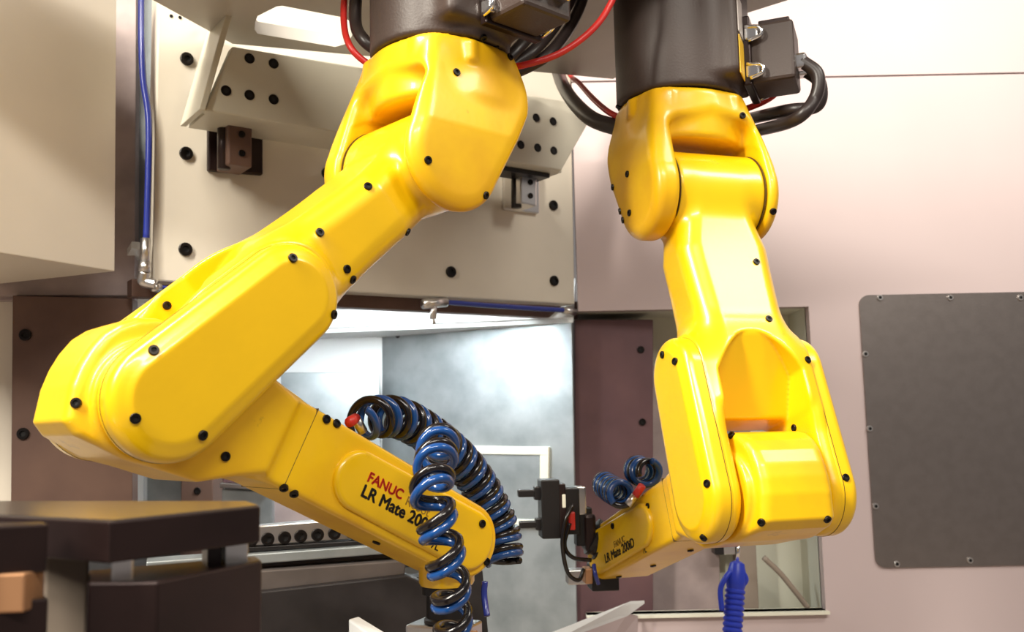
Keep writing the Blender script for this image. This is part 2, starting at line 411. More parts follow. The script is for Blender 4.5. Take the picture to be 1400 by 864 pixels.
# support beam in front of the plate
bo = 0.13
beam = tag(empty('cross_beam', PB.at(530, 190, bo)), 'grey green cross beam with rows of bolt holes and slanted ends behind the robots', 'beam')
slab('beam_web', [(280, 151), (318, 63), (800, 142), (806, 166), (768, 233)], PB, M['beam'], 0.02, bo, beam, 0.003)
slab('end_flange', [(272, 150), (281, 151), (325, -5), (316, -5)], PB, M['beam'], 0.10, bo+0.006, beam)
slab('lower_flange', [(281, 150), (768, 232), (768, 236), (281, 155)], PB, M['beam'], 0.09, bo-0.015, beam, 0.001)
hexbolts([(341, 80), (374, 87), (309, 124), (341, 130), (374, 136), (711, 157), (733, 161), (756, 166), (712, 198), (735, 202), (757, 206)], PB, 0.0088, beam, bo, FLUSH)

def carriage(label, x0, x1, y0, y1, bx0, bx1, light):
    t = tag(empty('rail_carriage', PB.at((x0+x1)/2, y1, 0.02)), label, 'slide block', 'slide blocks under the cross beam')
    slab('back_cover', [(x0, y0), (x1, y0+8), (x1, y1+6), (x0, y1)], PB, M['fixture'] if not light else M['steel'], 0.012, 0.012, t, 0.003)
    slab('bearing_block', [(bx0, y0+10), (bx1, y0+15), (bx1, y1-4), (bx0, y1-9)], PB, M['steel'] if light else M['brown'], 0.06, 0.075, t, 0.003)
    lx = [PB.at(bx0-6, y0+4, 0.05), PB.at(bx0-6, y1-2, 0.05)]
    tube('rail_cover', lx, 0.011, M['black'] if light else M['fixture'], t, 14)
    for fy in (0.3, 0.72):
        screw(PB.at((bx0+bx1)/2+2, y0+12+(y1-y0-18)*fy, 0.075), PB.n, 0.006, t, None, 'bolt')
    return t
carriage('dark slide block hanging under the slanted left end of the cross beam', 285, 360, 153, 233, 312, 345, False)
carriage('bright steel slide block with two bolts under the beam end near the violet column', 690, 738, 224, 286, 712, 734, True)
structure(slab('trim_6', [(660, 222), (752, 237), (752, 243), (660, 228)], PB, M['black'], 0.05, 0.10))

# overhead mounting plate with a lit slot
zc = CEIL
poly = [onz(318, 60, zc), onz(560, 82, zc), onz(838, 108, zc), onz(1008, 22, zc), onz(1078, 0, zc)]
far = poly[:]
e = (poly[4]-poly[3]).normalized()
poly += [poly[4]+e*0.32, Vector((-0.62, 0.86, zc)), Vector((-0.66, 1.2, zc))]
sl = [onz(x, y, zc) for x, y in ((349, 30), (352, 22), (378, 9), (386, 8), (470, 24), (480, 30), (482, 48), (473, 60), (458, 64), (352, 46), (348, 40))]
def plate_with_slot(name, outer, inner, z0, z1, m, parent):
    cu = bpy.data.curves.new(name, 'CURVE'); cu.dimensions = '2D'; cu.fill_mode = 'BOTH'
    cu.extrude = (z1-z0)/2
    for loop in (outer, inner):
        s = cu.splines.new('POLY'); s.points.add(len(loop)-1); s.use_cyclic_u = True
        for p, q in zip(s.points, loop): p.co = (q.x, q.y, 0, 1)
    tmp = bpy.data.objects.new('tmp', cu); COL.objects.link(tmp)
    bpy.context.view_layer.update()
    me = bpy.data.meshes.new_from_object(tmp.evaluated_get(bpy.context.evaluated_depsgraph_get()))
    bpy.data.objects.remove(tmp)
    o = meshobj(name, me, m, parent, Matrix.Translation((0, 0, (z0+z1)/2)))
    return o
structure(plate_with_slot('ceiling', poly, sl, zc, zc+0.022, M['ceil'], None), 'grey overhead mounting plate with a rounded slot cut through it')
# wall above and behind the plate
structure(slab('wall_upper', [(216, -200), (800, -200), (800, 200), (216, 200)], PB, M['ceil'], 0.02, -0.05))

# ------------------------------------------------------------------ lit machine chamber under the plate
PI = Plane(P(784, 600, 2.11), (-0.86, 0.51, 0))
ch = tag(empty('chute_wall', PI.at(650, 860)), 'galvanised sheet wall of the bright machine chamber with an ivory framed hatch', 'sheet wall')
slab('sheet', [(522, 461), (782, 441), (790, 1000), (522, 1000)], PI, M['galv'], 0.006, 0, ch)
hexbolts([(544, 459)], PI, 0.006, ch, 0.0, None, 'bolt')
# hatch frame
for q in ([(596, 609), (750, 611), (750, 622), (596, 620)], [(738, 622), (750, 622), (748, 722), (737, 722)], [(596, 706), (737, 711), (737, 722), (596, 718)], [(596, 620), (606, 620), (606, 707), (596, 707)]):
    slab('hatch_frame', q, PI, M['ivory'], 0.008, 0.008, ch, 0.001)
slab('hatch_panel', [(606, 620), (738, 622), (737, 711), (606, 707)], PI, M['galv'], 0.004, 0.004, ch, 0.0005)
far = PI.at(522, 461); bkY = far.y
back = prism('wall_chamber', [(P(100, 700, bkY).x, bkY, 0.7), (far.x+0.02, bkY, 0.7), (far.x+0.02, bkY, far.z+0.01), (P(100, 700, bkY).x, bkY, far.z+0.01)], (0, 0.02, 0), M['white'])
structure(back, 'white back of the lit machine chamber')
c1, c2 = PB.at(178, 406, -0.076)+Z*0.085, PB.at(788, 436, -0.076)+Z*0.085
roof = bmesh.new()
q = [roof.verts.new(v) for v in (c1, c2, PI.at(784, 441), far, Vector((P(100, 461, bkY).x, bkY, far.z)))]
roof.faces.new(q); r2 = bmesh.ops.extrude_face_region(roof, geom=roof.faces[:])
for v in [g_ for g_ in r2['geom'] if isinstance(g_, bmesh.types.BMVert)]: v.co.z += 0.012
structure(from_bm('ceiling_chamber', roof, M['white']), 'white roof of the lit machine chamber')
# machine lamp of the chamber, hidden up behind the lintel
l0, l1 = PB.at(350, 414, -0.115)+Z*0.05, PB.at(700, 432, -0.115)+Z*0.05
cl = area('chamber_lamp_hidden', (l0+l1)/2, (l0+l1)/2+Vector((0.05, 0.30, -0.55)), 0.03, (l1-l0).length, 7.0, (0.90, 0.97, 1.0))
dz = (Vector((0.05, 0.30, -0.55))).normalized(); yy = (l1-l0).normalized(); yy = (yy-dz*yy.dot(dz)).normalized(); xx = yy.cross(-dz)
cl.matrix_world = basis((l0+l1)/2, xx, yy, -dz)
# grey sheet and posts in the chamber
PG = Plane((0, bkY-0.10, 0), (1, 0, 0))
tag(slab('inner_sheet', [(384, 509), (519, 510), (521, 720), (384, 720)], PG, M['galv'], 0.01), 'plain grey metal sheet standing at the back of the bright chamber', 'sheet')
ws = tag(empty('splash_guard', PG.at(215, 690)), 'white folded splash guard between the brown panel and a dark post', 'guard')
slab('guard_sheet', [(181, 500), (196, 500), (196, 860), (181, 860)], PG, M['white'], 0.01, 0.06, ws)
slab('guard_sheet', [(201, 500), (249, 500), (247, 860), (201, 860)], PG, M['galv'], 0.01, 0.04, ws)
dp = tag(slab('machine_post', [(250, 470), (291, 470), (291, 790), (246, 790)], PG, M['brown'], 0.08, 0.16), 'dark brown machine post beside the white splash guard', 'post')
hexbolts([(270, 671), (280, 560)], PG, 0.008, dp, 0.16)
mb = tag(empty('machine_block', PG.at(335, 700, 0.25)), 'stepped silver machine block under the yellow forearm', 'machine part')
slab('block_body', [(303, 668), (372, 672), (372, 740), (303, 740)], PG, M['galv'], 0.06, 0.30, mb, 0.003)
slab('block_cap', [(300, 660), (364, 664), (364, 671), (300, 667)], PG, M['steel'], 0.07, 0.31, mb, 0.002)
slab('valve_body', [(304, 646), (330, 648), (330, 661), (304, 660)], PG, M['plum'], 0.03, 0.30, mb, 0.003)
slab('side_plate', [(372, 668), (440, 672), (440, 730), (372, 730)], PG, M['frame'], 0.05, 0.28, mb, 0.003)
structure(prism('floor_chamber', [P(100, 800, 1.75), P(300, 800, 1.75), Vector((far.x+0.6, 2.6, P(300, 800, 1.75).z)), Vector((-1.2, 2.6, P(300, 800, 1.75).z))], (0, 0, -0.02), M['darkbed']))

# machine bed with the bolted rail
dirb = Vector((0.94, 0.34, 0)).normalized()
PR = Plane(P(355, 737, 1.42), dirb)
rl = tag(empty('linear_rail', PR.at(420, 745)), 'bright steel rail strip with a row of black bolts below the forearm', 'rail')
slab('rail_strip', [(280, 725), (500, 707), (500, 736), (280, 752)], PR, M['steel'], 0.03, 0, rl, 0.002)
hexbolts([(366, 737), (389, 735), (411, 733), (434, 731), (457, 729), (480, 727), (343, 739)], PR, 0.0095, rl, 0.0)
slab('rail_foot', [(280, 752), (545, 736), (545, 742), (280, 758)], PR, M['black'], 0.03, 0.005, rl, 0.001)
bd = tag(empty('machine_bed', PR.at(440, 860, 0.05)), 'dark stepped machine bed with grey ledges below the robot forearm', 'machine bed')
slab('upper_ledge', [(200, 768), (560, 742), (560, 755), (200, 783)], PR, M['galv'], 0.05, 0.02, bd, 0.002)
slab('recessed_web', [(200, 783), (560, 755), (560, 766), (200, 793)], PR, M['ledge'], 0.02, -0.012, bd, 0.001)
slab('middle_ledge', [(200, 792), (556, 766), (553, 786), (200, 826)], PR, M['ledge'], 0.06, 0.03, bd, 0.002)
slab('front_block', [(200, 826), (556, 786), (600, 806), (600, 960), (200, 960)], PR, M['darkbed'], 0.10, 0.04, bd, 0.003)
bd2 = tag(slab('tool_rest', [(560, 790), (660, 780), (680, 1000), (560, 1000)], PR, M['darkbed'], 0.04, -0.10), 'dark plate behind the hanging gripper at the machine bed', 'plate')
wc = tag(empty('clamp_block', P(500, 860, 1.02)), 'small white steel clamp block lying on the dark machine bed', 'clamp')
prism('clamp_top', [P(476, 846, 1.00), P(490, 842, 1.02), P(540, 872, 1.02), P(524, 880, 1.00)], (0, 0, -0.025), M['white'], wc, 0.002)
prism('clamp_foot', [P(484, 858, 1.01), P(500, 856, 1.03), P(540, 880, 1.03), P(520, 884, 1.00)], (0, 0, -0.06), M['steel'], wc, 0.002)

# white lip and lower front at the bottom right
PLp = Plane(P(820, 840, 1.95), (1, 0, 0))
lip = tag(empty('chute_lip', PLp.at(820, 850)), 'bright white bent sheet lip in front of the wall opening', 'sheet edge')
prism('lip_strip', [P(745, 868, 1.82), P(862, 822, 2.02), P(881, 821, 2.05), P(858, 838, 2.02), P(765, 872, 1.84)], (0, 0, -0.006), M['white'], lip)
prism('lip_apron', [P(765, 872, 1.84), P(858, 839, 2.02), P(872, 842, 2.08), P(872, 980, 2.08), P(765, 980, 1.84)], (0.0, 0.004, 0), M['wall'], lip)

# ------------------------------------------------------------------ air fittings and tubes along the plate
def fitting_line(label, tubeps, fit, mtl=None, r=0.0056):
    t = tag(empty('air_line', tubeps[0]), label, 'air tube')
    tube('tube', catmull(tubeps, 10), r, mtl or M['navyhose'], t, 10)
    for nm, ps, rr_ in fit: tube(nm, ps, rr_, M['steel'], t, 12)
    return t
fitting_line('blue air tube running down the violet gap to a steel elbow fitting',
    [P(193, -10, 1.55), P(193, 50, 1.55), P(196, 110, 1.55), P(203, 160, 1.55), P(203, 230, 1.55), P(200, 330, 1.55)],
    [('fitting', [P(199, 326, 1.55), P(198, 358, 1.55)], 0.008), ('nut', [P(198, 358, 1.55), P(197, 372, 1.55)], 0.010), ('elbow', catmull([P(197, 372, 1.55), P(195, 384, 1.552), P(203, 387, 1.555), P(214, 389, 1.555)], 6), 0.009)])
fitting_line('blue air tube running under the plate from the left elbow fitting',
    [PB.at(212, 393, 0.006), PB.at(240, 397, 0.0), PB.at(300, 402, 0.0), PB.at(340, 404, 0.0)], [('ferrule', [PB.at(208, 392, 0.010), PB.at(218, 394, 0.004)], 0.008)])
fitting_line('blue air tube running under the plate edge to a steel nozzle tee',
    [PB.at(606, 413, 0.0), PB.at(660, 417, 0.0), PB.at(720, 421, 0.0), PB.at(772, 424, 0.0)],
    [('tee', [PB.at(578, 416, 0.0), PB.at(610, 413, 0.0)], 0.010), ('nozzle', [PB.at(593, 416, 0.0), PB.at(592, 436, 0.0)], 0.007), ('tip', [PB.at(592, 436, 0.0), PB.at(594, 443, 0.0)], 0.003),
     ('end_fitting', [PB.at(770, 424, 0.0), PB.at(786, 427, 0.0)], 0.008)])

# ------------------------------------------------------------------ near fixture at the lower left
def hp(px, py, z): return onz(px, py, z)
z0 = P(150, 713, 0.55).z
fx = tag(empty('fixture_table', P(200, 860, 0.6)), 'dark steel fixture table with a ground steel top plate', 'fixture')
top = [hp(150, 713, z0), hp(356, 692, z0), hp(340, 686, z0), hp(-160, 686, z0), hp(-120, 700, z0)]
prism('top_plate', top, (0, 0, -0.0235), M['fixture'], fx, 0.0012)
prism('top_skin', [p+Vector((0, 0, 0)) for p in [top[0]+Vector((0.001, 0.003, 0)), top[1]+Vector((-0.002, 0.0015, 0)), top[2]+Vector((-0.002, -0.001, 0)), top[3], top[4]+Vector((0, 0.003, 0))]], (0, 0, 0.0007), M['fixtop'], fx)
e1 = (top[1]-top[0]); e1.z = 0; dn = Vector((-0.02, 0.05, 0))
def under(px0, px1, ya, yb, dd0, dd1, m, name):
    a_, b_ = P(px0, ya, dd0), P(px1, ya, dd1); h = a_.z-P(px0, yb, dd0).z
    prism(name, [a_, b_, b_+dn, a_+dn], (0, 0, -h), m, fx, 0.0015)
under(153, 183, 757, 800, 0.565, 0.58, M['steel'], 'spacer')
under(308, 340, 730, 785, 0.655, 0.668, M['steel'], 'spacer')
under(284, 304, 736, 800, 0.645, 0.655, M['fixture'], 'stud')
prism('lower_block', [P(120, 796, 0.555), P(216, 795, 0.563), P(358, 766, 0.655), P(350, 760, 0.72), P(120, 780, 0.70)], (0, 0, -0.80), M['fixture'], fx, 0.0015)
pa = P(62, 760, 0.60)
prism('post', [pa, P(122, 762, 0.605), P(122, 758, 0.66), P(62, 757, 0.66)], (0, 0, -0.83), M['stone'], fx, 0.002)
f2 = tag(empty('fixture_table', P(20, 860, 0.5)), 'low dark fixture block with copper-toned spacer beside the fixture table', 'fixture')
prism('top_plate', [P(-60, 722, 0.50), P(66, 716, 0.53), P(60, 713, 0.56), P(-60, 716, 0.56)], (0, 0, -0.026), M['fixture'], f2, 0.0012)
prism('spacer', [P(-40, 786, 0.51), P(34, 784, 0.515), P(62, 777, 0.54), P(-40, 777, 0.545)], (0, 0, -0.02), M['copper'], f2, 0.001)
prism('lower_block', [P(-60, 826, 0.50), P(66, 818, 0.53), P(60, 812, 0.57), P(-60, 814, 0.57)], (0, 0, -0.80), M['fixture'], f2, 0.0012)

# ------------------------------------------------------------------ robot castings, built once, shared by both arms
def f_turret(x, y, z):
    ay = np.abs(y)
    out = cap2(x, z, (0.0, 0.0), (-0.048, 0.105), 0.069, 0.083)
    body = ext(out, ay-0.105, 0.020)
    body = smax(body, (ay-0.105+np.maximum(z-0.035, 0)*0.26)*0.96, 0.02)
    disc = ext(np.sqrt((x+0.05)**2+y*y)-0.087, np.abs(z-0.115)-0.037, 0.008)
    yi = np.abs(y-0.008)
    pocket = smax(yi-0.0695, -(x+0.100-np.maximum(z, 0)*0.72)*0.8, 0.012)
    pocket = smax(pocket, z-0.128+yi*0.35, 0.02)
    d = smin(smax(body, -pocket, 0.012), disc, 0.022)
    d = np.maximum(d, z-0.152)
    d = smax(d, -np.maximum(np.sqrt(x*x+z*z)-0.074, yi-0.0690), 0.004)
    for bx, by in ((0.022, 0.052), (0.022, -0.052), (-0.10, 0.068), (-0.10, -0.068), (-0.03, 0.083), (-0.03, -0.083)):
        d = smin(d, ext(np.sqrt((x-bx)**2+(y-by)**2)-0.010, np.abs(z-0.135)-0.014, 0.004), 0.006)
    return d
def f_upper(x, y, z):
    ay = np.abs(y)
    barrel = ext(np.sqrt(x*x+z*z)-0.061, np.abs(y-0.008)-0.0675, 0.004)
    tt = np.clip(x/0.22, 0, 1)
    hy, ht = 0.056+0.014*np.clip((x-0.045)/0.06, 0, 1)-0.006*np.clip((x-0.11)/0.12, 0, 1), 0.050-0.005*np.sin(np.pi*tt)
    qx, qz = np.abs(y-0.004)-hy+0.028, np.abs(z)-ht+0.028
    body = np.sqrt(np.maximum(qx, 0)**2+np.maximum(qz, 0)**2)+np.minimum(np.maximum(qx, qz), 0)-0.028
    body = smax(body, np.abs(x-0.17)-0.17, 0.02)
    st = cap2(x, z, (0.285, 0), (0.445, 0), 0.052, 0.0565)
    fork = ext(st, ay-0.0805, 0.003)
    d = smin(smin(barrel, body, 0.018), fork, 0.045)
    d = np.maximum(d, ay-0.0805)
    gap = smax(ay-0.0610, -(x-0.345), 0.012)
    d = smax(d, -gap, 0.016)
    arch = (ay/0.0610)**2*0.055+0.240-x
    arch = arch/np.sqrt(1+(2*ay*0.055/0.0610**2)**2)
    scoop = np.maximum(np.maximum(arch, ay-0.0610), (0.060-(x-0.230)*0.50-z)*0.9)
    d = smax(d, -scoop, 0.004)
    return d
def f_cover(x, y, z):          # elbow cover on +y
    st = cap2(x, z, (0.285, 0), (0.445, 0), 0.0525, 0.0570)
    d = ext(st, np.abs(y-0.086)-0.0180, 0.0125)
    lid = ext(st+0.017, np.abs(y-0.092)-0.0140, 0.003)
    return smin(d, lid, 0.010)
HOUSE = [(-0.060, -0.050), (-0.0695, -0.020), (-0.072, 0.0), (-0.0715, 0.018), (-0.068, 0.036), (-0.060, 0.051), (-0.048, 0.064), (-0.032, 0.072), (-0.010, 0.0755), (0.02, 0.076), (0.10, 0.076), (0.135, 0.068), (0.135, -0.010), (0.075, -0.048), (0.0, -0.058), (-0.045, -0.057)]
def f_fore(x, y, z):
    ay = np.abs(y)
    h = ext(poly2(x, z, HOUSE), ay-0.0580, 0.006)
    h = smax(h, (ay-0.0580-(x+0.030)*0.22)*0.95, 0.012)
    h = smin(h, ext(np.sqrt(x*x+z*z)-0.0560, ay-0.0600, 0.003), 0.006)
    t = ext(cap2(x, z, (0.06, 0.030), (0.420, 0.030), 0.047, 0.044), ay-0.046, 0.007)
    return smin(h, t, 0.02)
def f_side(x, y, z):           # raised side cover of the forearm on +y
    st = cap2(x, z, (0.245, 0.029), (0.417, 0.030), 0.033, 0.036)
    return ext(st, np.abs(y-0.044)-0.0085, 0.006)
def f_base(x, y, z):
    d = ext(np.sqrt(x*x+y*y)-0.0905, np.abs(z-0.107)-0.104, 0.005)
    d = smin(d, rbox(x, y, z, (0.055, 0, 0.110), (0.047, 0.062, 0.092), 0.010), 0.012)
    d = smin(d, rbox(x, y, z, (0.0, 0, 0.204), (0.094, 0.094, 0.010), 0.006), 0.010)
    return d
RM = dict(turret=field_mesh('turret', f_turret, (-0.15, -0.125, -0.09), (0.09, 0.125, 0.16), 0.003),
          upper=field_mesh('upper_arm', f_upper, (-0.07, -0.10, -0.075), (0.51, 0.10, 0.075), 0.003),
          cover=field_mesh('elbow_cover', f_cover, (0.19, 0.08, -0.07), (0.51, 0.125, 0.07), 0.0025),
          fore=field_mesh('forearm', f_fore, (-0.11, -0.075, -0.075), (0.47, 0.075, 0.10), 0.003),
          side=field_mesh('side_cover', f_side, (0.19, 0.03, -0.01), (0.455, 0.06, 0.08), 0.0022),
          base=field_mesh('base', f_base, (-0.12, -0.12, -0.005), (0.14, 0.12, 0.225), 0.004))
for k, m_ in dict(turret='scuffed', upper='yellow', cover='yellow', fore='scuffed', side='yellow', base='base').items():
    RM[k].materials.append(M[m_])

def stadium_ring(name, a, b, r, y0, y1, m, rb=None):
    rb = rb or r
    bm = bmesh.new(); pts = []
    for k in range(33): t = math.pi/2+math.pi*k/32; pts.append((a+r*math.cos(t), r*math.sin(t)))
    for k in range(33): t = -math.pi/2+math.pi*k/32; pts.append((b+rb*math.cos(t), rb*math.sin(t)))
    v0 = [bm.verts.new((x, y0, z)) for x, z in pts]; v1 = [bm.verts.new((x, y1, z)) for x, z in pts]
    for i in range(len(pts)): bm.faces.new((v0[i], v0[(i+1) % len(pts)], v1[(i+1) % len(pts)], v1[i]))
    bm.faces.new(v0); bm.faces.new(v1[::-1])
    bmesh.ops.recalc_face_normals(bm, faces=bm.faces)
    me = bpy.data.meshes.new(name); bm.to_mesh(me); bm.free(); me.materials.append(m); return me
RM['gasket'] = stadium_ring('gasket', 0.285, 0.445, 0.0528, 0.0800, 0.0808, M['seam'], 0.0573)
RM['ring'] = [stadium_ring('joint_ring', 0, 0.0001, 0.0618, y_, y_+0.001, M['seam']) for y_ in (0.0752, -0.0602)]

def text_mesh(body, size, bold):
    cu = bpy.data.curves.new('lettering', 'FONT'); cu.body = body; cu.size = size; cu.extrude = 0.0004
    tmp = bpy.data.objects.new('tmp', cu); COL.objects.link(tmp); bpy.context.view_layer.update()
    me = bpy.data.meshes.new_from_object(tmp.evaluated_get(bpy.context.evaluated_depsgraph_get()))
    bpy.data.objects.remove(tmp)
    if bold:                      # heavier strokes: the same letters set a hair apart
        bm = bmesh.new()
        for dx, dy in ((-1, 0), (1, 0), (0, 1), (0, -1), (0, 0)):
            k0 = len(bm.verts); bm.from_mesh(me); bm.verts.ensure_lookup_table()
            for v in bm.verts[k0:]: v.co += Vector((dx*bold, dy*bold, 0))
        bm.to_mesh(me); bm.free()
    return me

def robot(label, J2, yaw, alpha, beta, base_yaw, k_=1.0, fk=1.0):
    F = Vector((math.cos(yaw), math.sin(yaw), 0)); A = Vector((-math.sin(yaw), math.cos(yaw), 0))
    J2 = Vector(J2)
    d = math.cos(alpha)*F-math.sin(alpha)*Z; t = math.sin(alpha)*F+math.cos(alpha)*Z
    J3 = J2+d*0.445*k_
    s = -math.cos(beta)*F-math.sin(beta)*Z; tf = math.cos(beta)*Z-math.sin(beta)*F
    seamz = J2.z+0.152*k_; B0 = J2-0.05*k_*F; B0.z = seamz; SK = Matrix.Scale(k_, 4)
    root = tag(empty('robot_arm', Vector((B0.x, B0.y, CEIL))), label, 'robot', 'robot arms hanging from the overhead plate')
    MT = basis(J2, F, A, Z) @ SK; MU = basis(J2, d, A, t) @ SK; MF = basis(J3, s, -A, tf) @ Matrix.Diagonal((k_*fk, k_, k_, 1))
    bx = Vector((math.cos(base_yaw), math.sin(base_yaw), 0)); by = Z.cross(bx)
    k = (CEIL-seamz+0.002)/0.214
    MBs = basis(B0-Z*0.001, bx, by, Z) @ Matrix.Diagonal((1, 1, k, 1))
    R = dict(root=root, F=F, A=A, J2=J2, J3=J3, d=d, t=t, s=s, tf=tf, MF=MF, MU=MU, MT=MT, B0=B0, bx=bx, by=by)
    R['base'] = meshobj('base', RM['base'], None, root, MBs, keep=True)
    R['base']['label'] = 'dark grey robot base'
    R['turret'] = meshobj('turret', RM['turret'], None, root, MT, keep=True)
    R['upper'] = meshobj('upper_arm', RM['upper'], None, root, MU, keep=True)
    flip = Matrix.Rotation(math.pi, 4, 'X')
    R['cov'] = []
    for fm in (Matrix(), flip):
        c = meshobj('elbow_cover', RM['cover'], None, root, MU @ fm, keep=True); R['cov'].append(c)
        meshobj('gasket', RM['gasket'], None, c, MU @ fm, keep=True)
    R['fore'] = meshobj('forearm', RM['fore'], None, root, MF, keep=True)
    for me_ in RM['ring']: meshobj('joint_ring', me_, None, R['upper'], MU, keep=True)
    R['side'] = []
    mir = Matrix.Diagonal((1, -1, 1, 1))
    for fm in (Matrix(), mir):
        R['side'].append(meshobj('side_cover', RM['side'], None, R['fore'], MF @ fm, keep=True))
    # joint line round the forearm
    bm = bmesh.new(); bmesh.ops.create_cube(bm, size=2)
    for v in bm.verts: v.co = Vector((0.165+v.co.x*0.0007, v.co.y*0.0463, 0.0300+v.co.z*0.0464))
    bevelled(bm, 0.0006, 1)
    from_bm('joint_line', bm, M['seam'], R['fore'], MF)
    W = J3+(s*0.420*fk+tf*0.030)*k_; R['W'] = W
    R['parts'] = [R['turret'], R['upper'], *R['cov'], R['fore'], *R['side'], R['base']]
    return R
def ray_parts(R, px, py):
    best = None; d = ray(px, py).normalized()
    for p in R['parts']:
        if not hasattr(ray_parts, 'cache'): ray_parts.cache = {}
        if p.data.name not in ray_parts.cache:
            ray_parts.cache[p.data.name] = BVHTree.FromPolygons([v.co for v in p.data.vertices], [tuple(q.vertices) for q in p.data.polygons])
        mw = WM[p.name]; iv = mw.inverted()
        o_ = iv @ CAM; dl = (iv.to_3x3() @ d).normalized()
        loc, n, i, dist = ray_parts.cache[p.data.name].ray_cast(o_, dl)
        if loc is None: continue
        wl = mw @ loc; wn = (mw.to_3x3().inverted().transposed() @ n).normalized()
        if wn.dot(d) > 0: wn = -wn
        if best is None or (wl-CAM).length < best[0]: best = ((wl-CAM).length, wl, wn, p)
    return best
def screws_at(R, pix, r=0.0048):
    for px, py in pix:
        h = ray_parts(R, px, py)
        if h is None:
            for dx, dy in ((4, 4), (-4, 4), (4, -4), (-4, -4), (9, 0), (-9, 0), (0, 9), (0, -9), (12, 12), (-12, -12), (12, -12), (-12, 12), (-18, -18), (-24, -24), (-30, -30)):
                h = ray_parts(R, px+dx, py+dy)
                if h: break
        if h is None: print('screw misses', px, py); continue
        screw(h[1], h[2], r, h[3], None, 'screw')
def lettering(R, rows, xdir, up, nrm):
    for body, size, bold, m, px, py in rows:
        h = ray_parts(R, px, py)
        if h is None: print('text misses', body); continue
        me = text_mesh(body, size, bold); me.materials.clear()
        parent = h[3]; mw = basis(h[1]+nrm*0.0002, xdir, up, nrm)
        if parent.parent and parent.parent.parent: parent = parent.parent
        o_ = meshobj('lettering', me, m, parent, mw)
        o_['label'] = 'printed lettering'

V1 = (-0.1237, 1.1559, 1.8213); V2 = (0.2686, 1.3289, 1.8233)
R1 = robot('yellow six-axis robot arm folded forward, two coiled blue hoses over its forearm', V1, math.radians(222.4), math.radians(40.7), math.radians(26.9), math.radians(-48))
R2 = robot('yellow six-axis robot arm hanging straight down, its black gripper pointing sideways', V2, math.radians(-72.2), math.radians(72.2), math.radians(19.0), math.radians(-22), 0.972, 1.10)

screws_at(R1, [(661, 52), (701, 74), (678, 65), (624, 99), (585, 219), (664, 267), (503, 255), (437, 318), (400, 353), (474, 368), (575, 335), (500, 400), (474, 448),
               (210, 479), (185, 572), (277, 595), (104, 551), (228, 418), (308, 624), (388, 667), (402, 675), (446, 573), (460, 579), (515, 741), (569, 646), (659, 716), (669, 772), (618, 793)])
screws_at(R2, [(858, 238), (834, 252), (861, 291), (848, 297), (836, 301), (1057, 289), (846, 146), (1015, 158), (923, 494), (967, 661), (962, 735), (996, 591), (1086, 585), (1041, 714), (1131, 710),
               (1104, 492), (1156, 653), (1034, 358), (1051, 436), (894, 473), (886, 692), (838, 719), (801, 746), (893, 773), (846, 788), (944, 752)])
lettering(R1, [('FANUC', 0.0155, 0.0005, M['inkred'], 501, 657), ('Robot', 0.0145, 0.0, M['inkgrey'], 553, 689), ('LR Mate 200iD', 0.0190, 0.0006, M['inkblack'], 492, 677), ('7L', 0.012, 0.0002, M['inkblack'], 588, 748)], R1['s'], R1['tf'], R1['A'])
lettering(R2, [('FANUC', 0.0135, 0.0001, M['inkgrey'], 840, 749), ('LR Mate 200iD', 0.0195, 0.0004, M['inkblack'], 828, 770), ('7L', 0.012, 0.0002, M['inkblack'], 880, 757)], -R2['s'], R2['tf'], -R2['A'])

# stickers, connector hoods and latches on the bases
def base_kit(R, side):
    B0, bx, by = R['B0'], R['bx'], R['by']; root = R['root']; top = CEIL
    fr = basis(B0, bx, by, Z)
    hood = box('connector_hood', (0.140, 0.030, 0.060), (0.032, 0.040, 0.044), M['base'], root, fr, 0.005)
    box('connector_lid', (0.145, 0.030, 0.106), (0.022, 0.034, 0.004), M['fixture'], hood, fr, 0.002)
    box('connector_frame', (0.106, 0.030, 0.064), (0.006, 0.046, 0.052), M['fixture'], root, fr, 0.002)
    for zz in (0.032, 0.088):
        for sy in (-1, 1):
            y_ = 0.030+sy*0.044
            box('latch', (0.114, y_, zz), (0.010, 0.005, 0.010), M['chrome'], hood, fr, 0.003)
            tube('latch_wire', catmull([fr @ Vector((0.106, y_+sy*0.005, zz+0.010)), fr @ Vector((0.126, y_+sy*0.006, zz+0.006)), fr @ Vector((0.128, y_+sy*0.006, zz-0.006)), fr @ Vector((0.110, y_+sy*0.005, zz-0.012))], 5), 0.0028, M['chrome'], hood, 8)
    for y_ in (0.014, 0.046):
        box('cable_gland', (0.178, y_, 0.045), (0.009, 0.011, 0.011), M['chrome'], hood, fr, 0.004)
    if R is R1: return
    box('yellow_sticker', (0.1022, -0.038, 0.045), (0.0007, 0.020, 0.028), M['yellowsign'], R['base'], fr, 0.0003)
    box('white_sticker', (0.1022, -0.038, 0.106), (0.0007, 0.020, 0.028), M['whitesign'], R['base'], fr, 0.0003)
base_kit(R2, -1); base_kit(R1, -1)
fr = basis(R1['B0'], R1['bx'], R1['by'], Z)
lab = frame_z(R1['B0']+Vector((-0.032, -0.0855, 0.078)), Vector((-0.35, -0.93, 0)))
box('yellow_sticker', (0, 0, 0.0), (0.026, 0.014, 0.0008), M['yellowsign'], R1['base'], lab, 0.0003)
screw(R1['B0']+Vector((0.052, -0.080, 0.030)), (0.5, -0.85, 0), 0.006, R1['base'], CHSCREW)

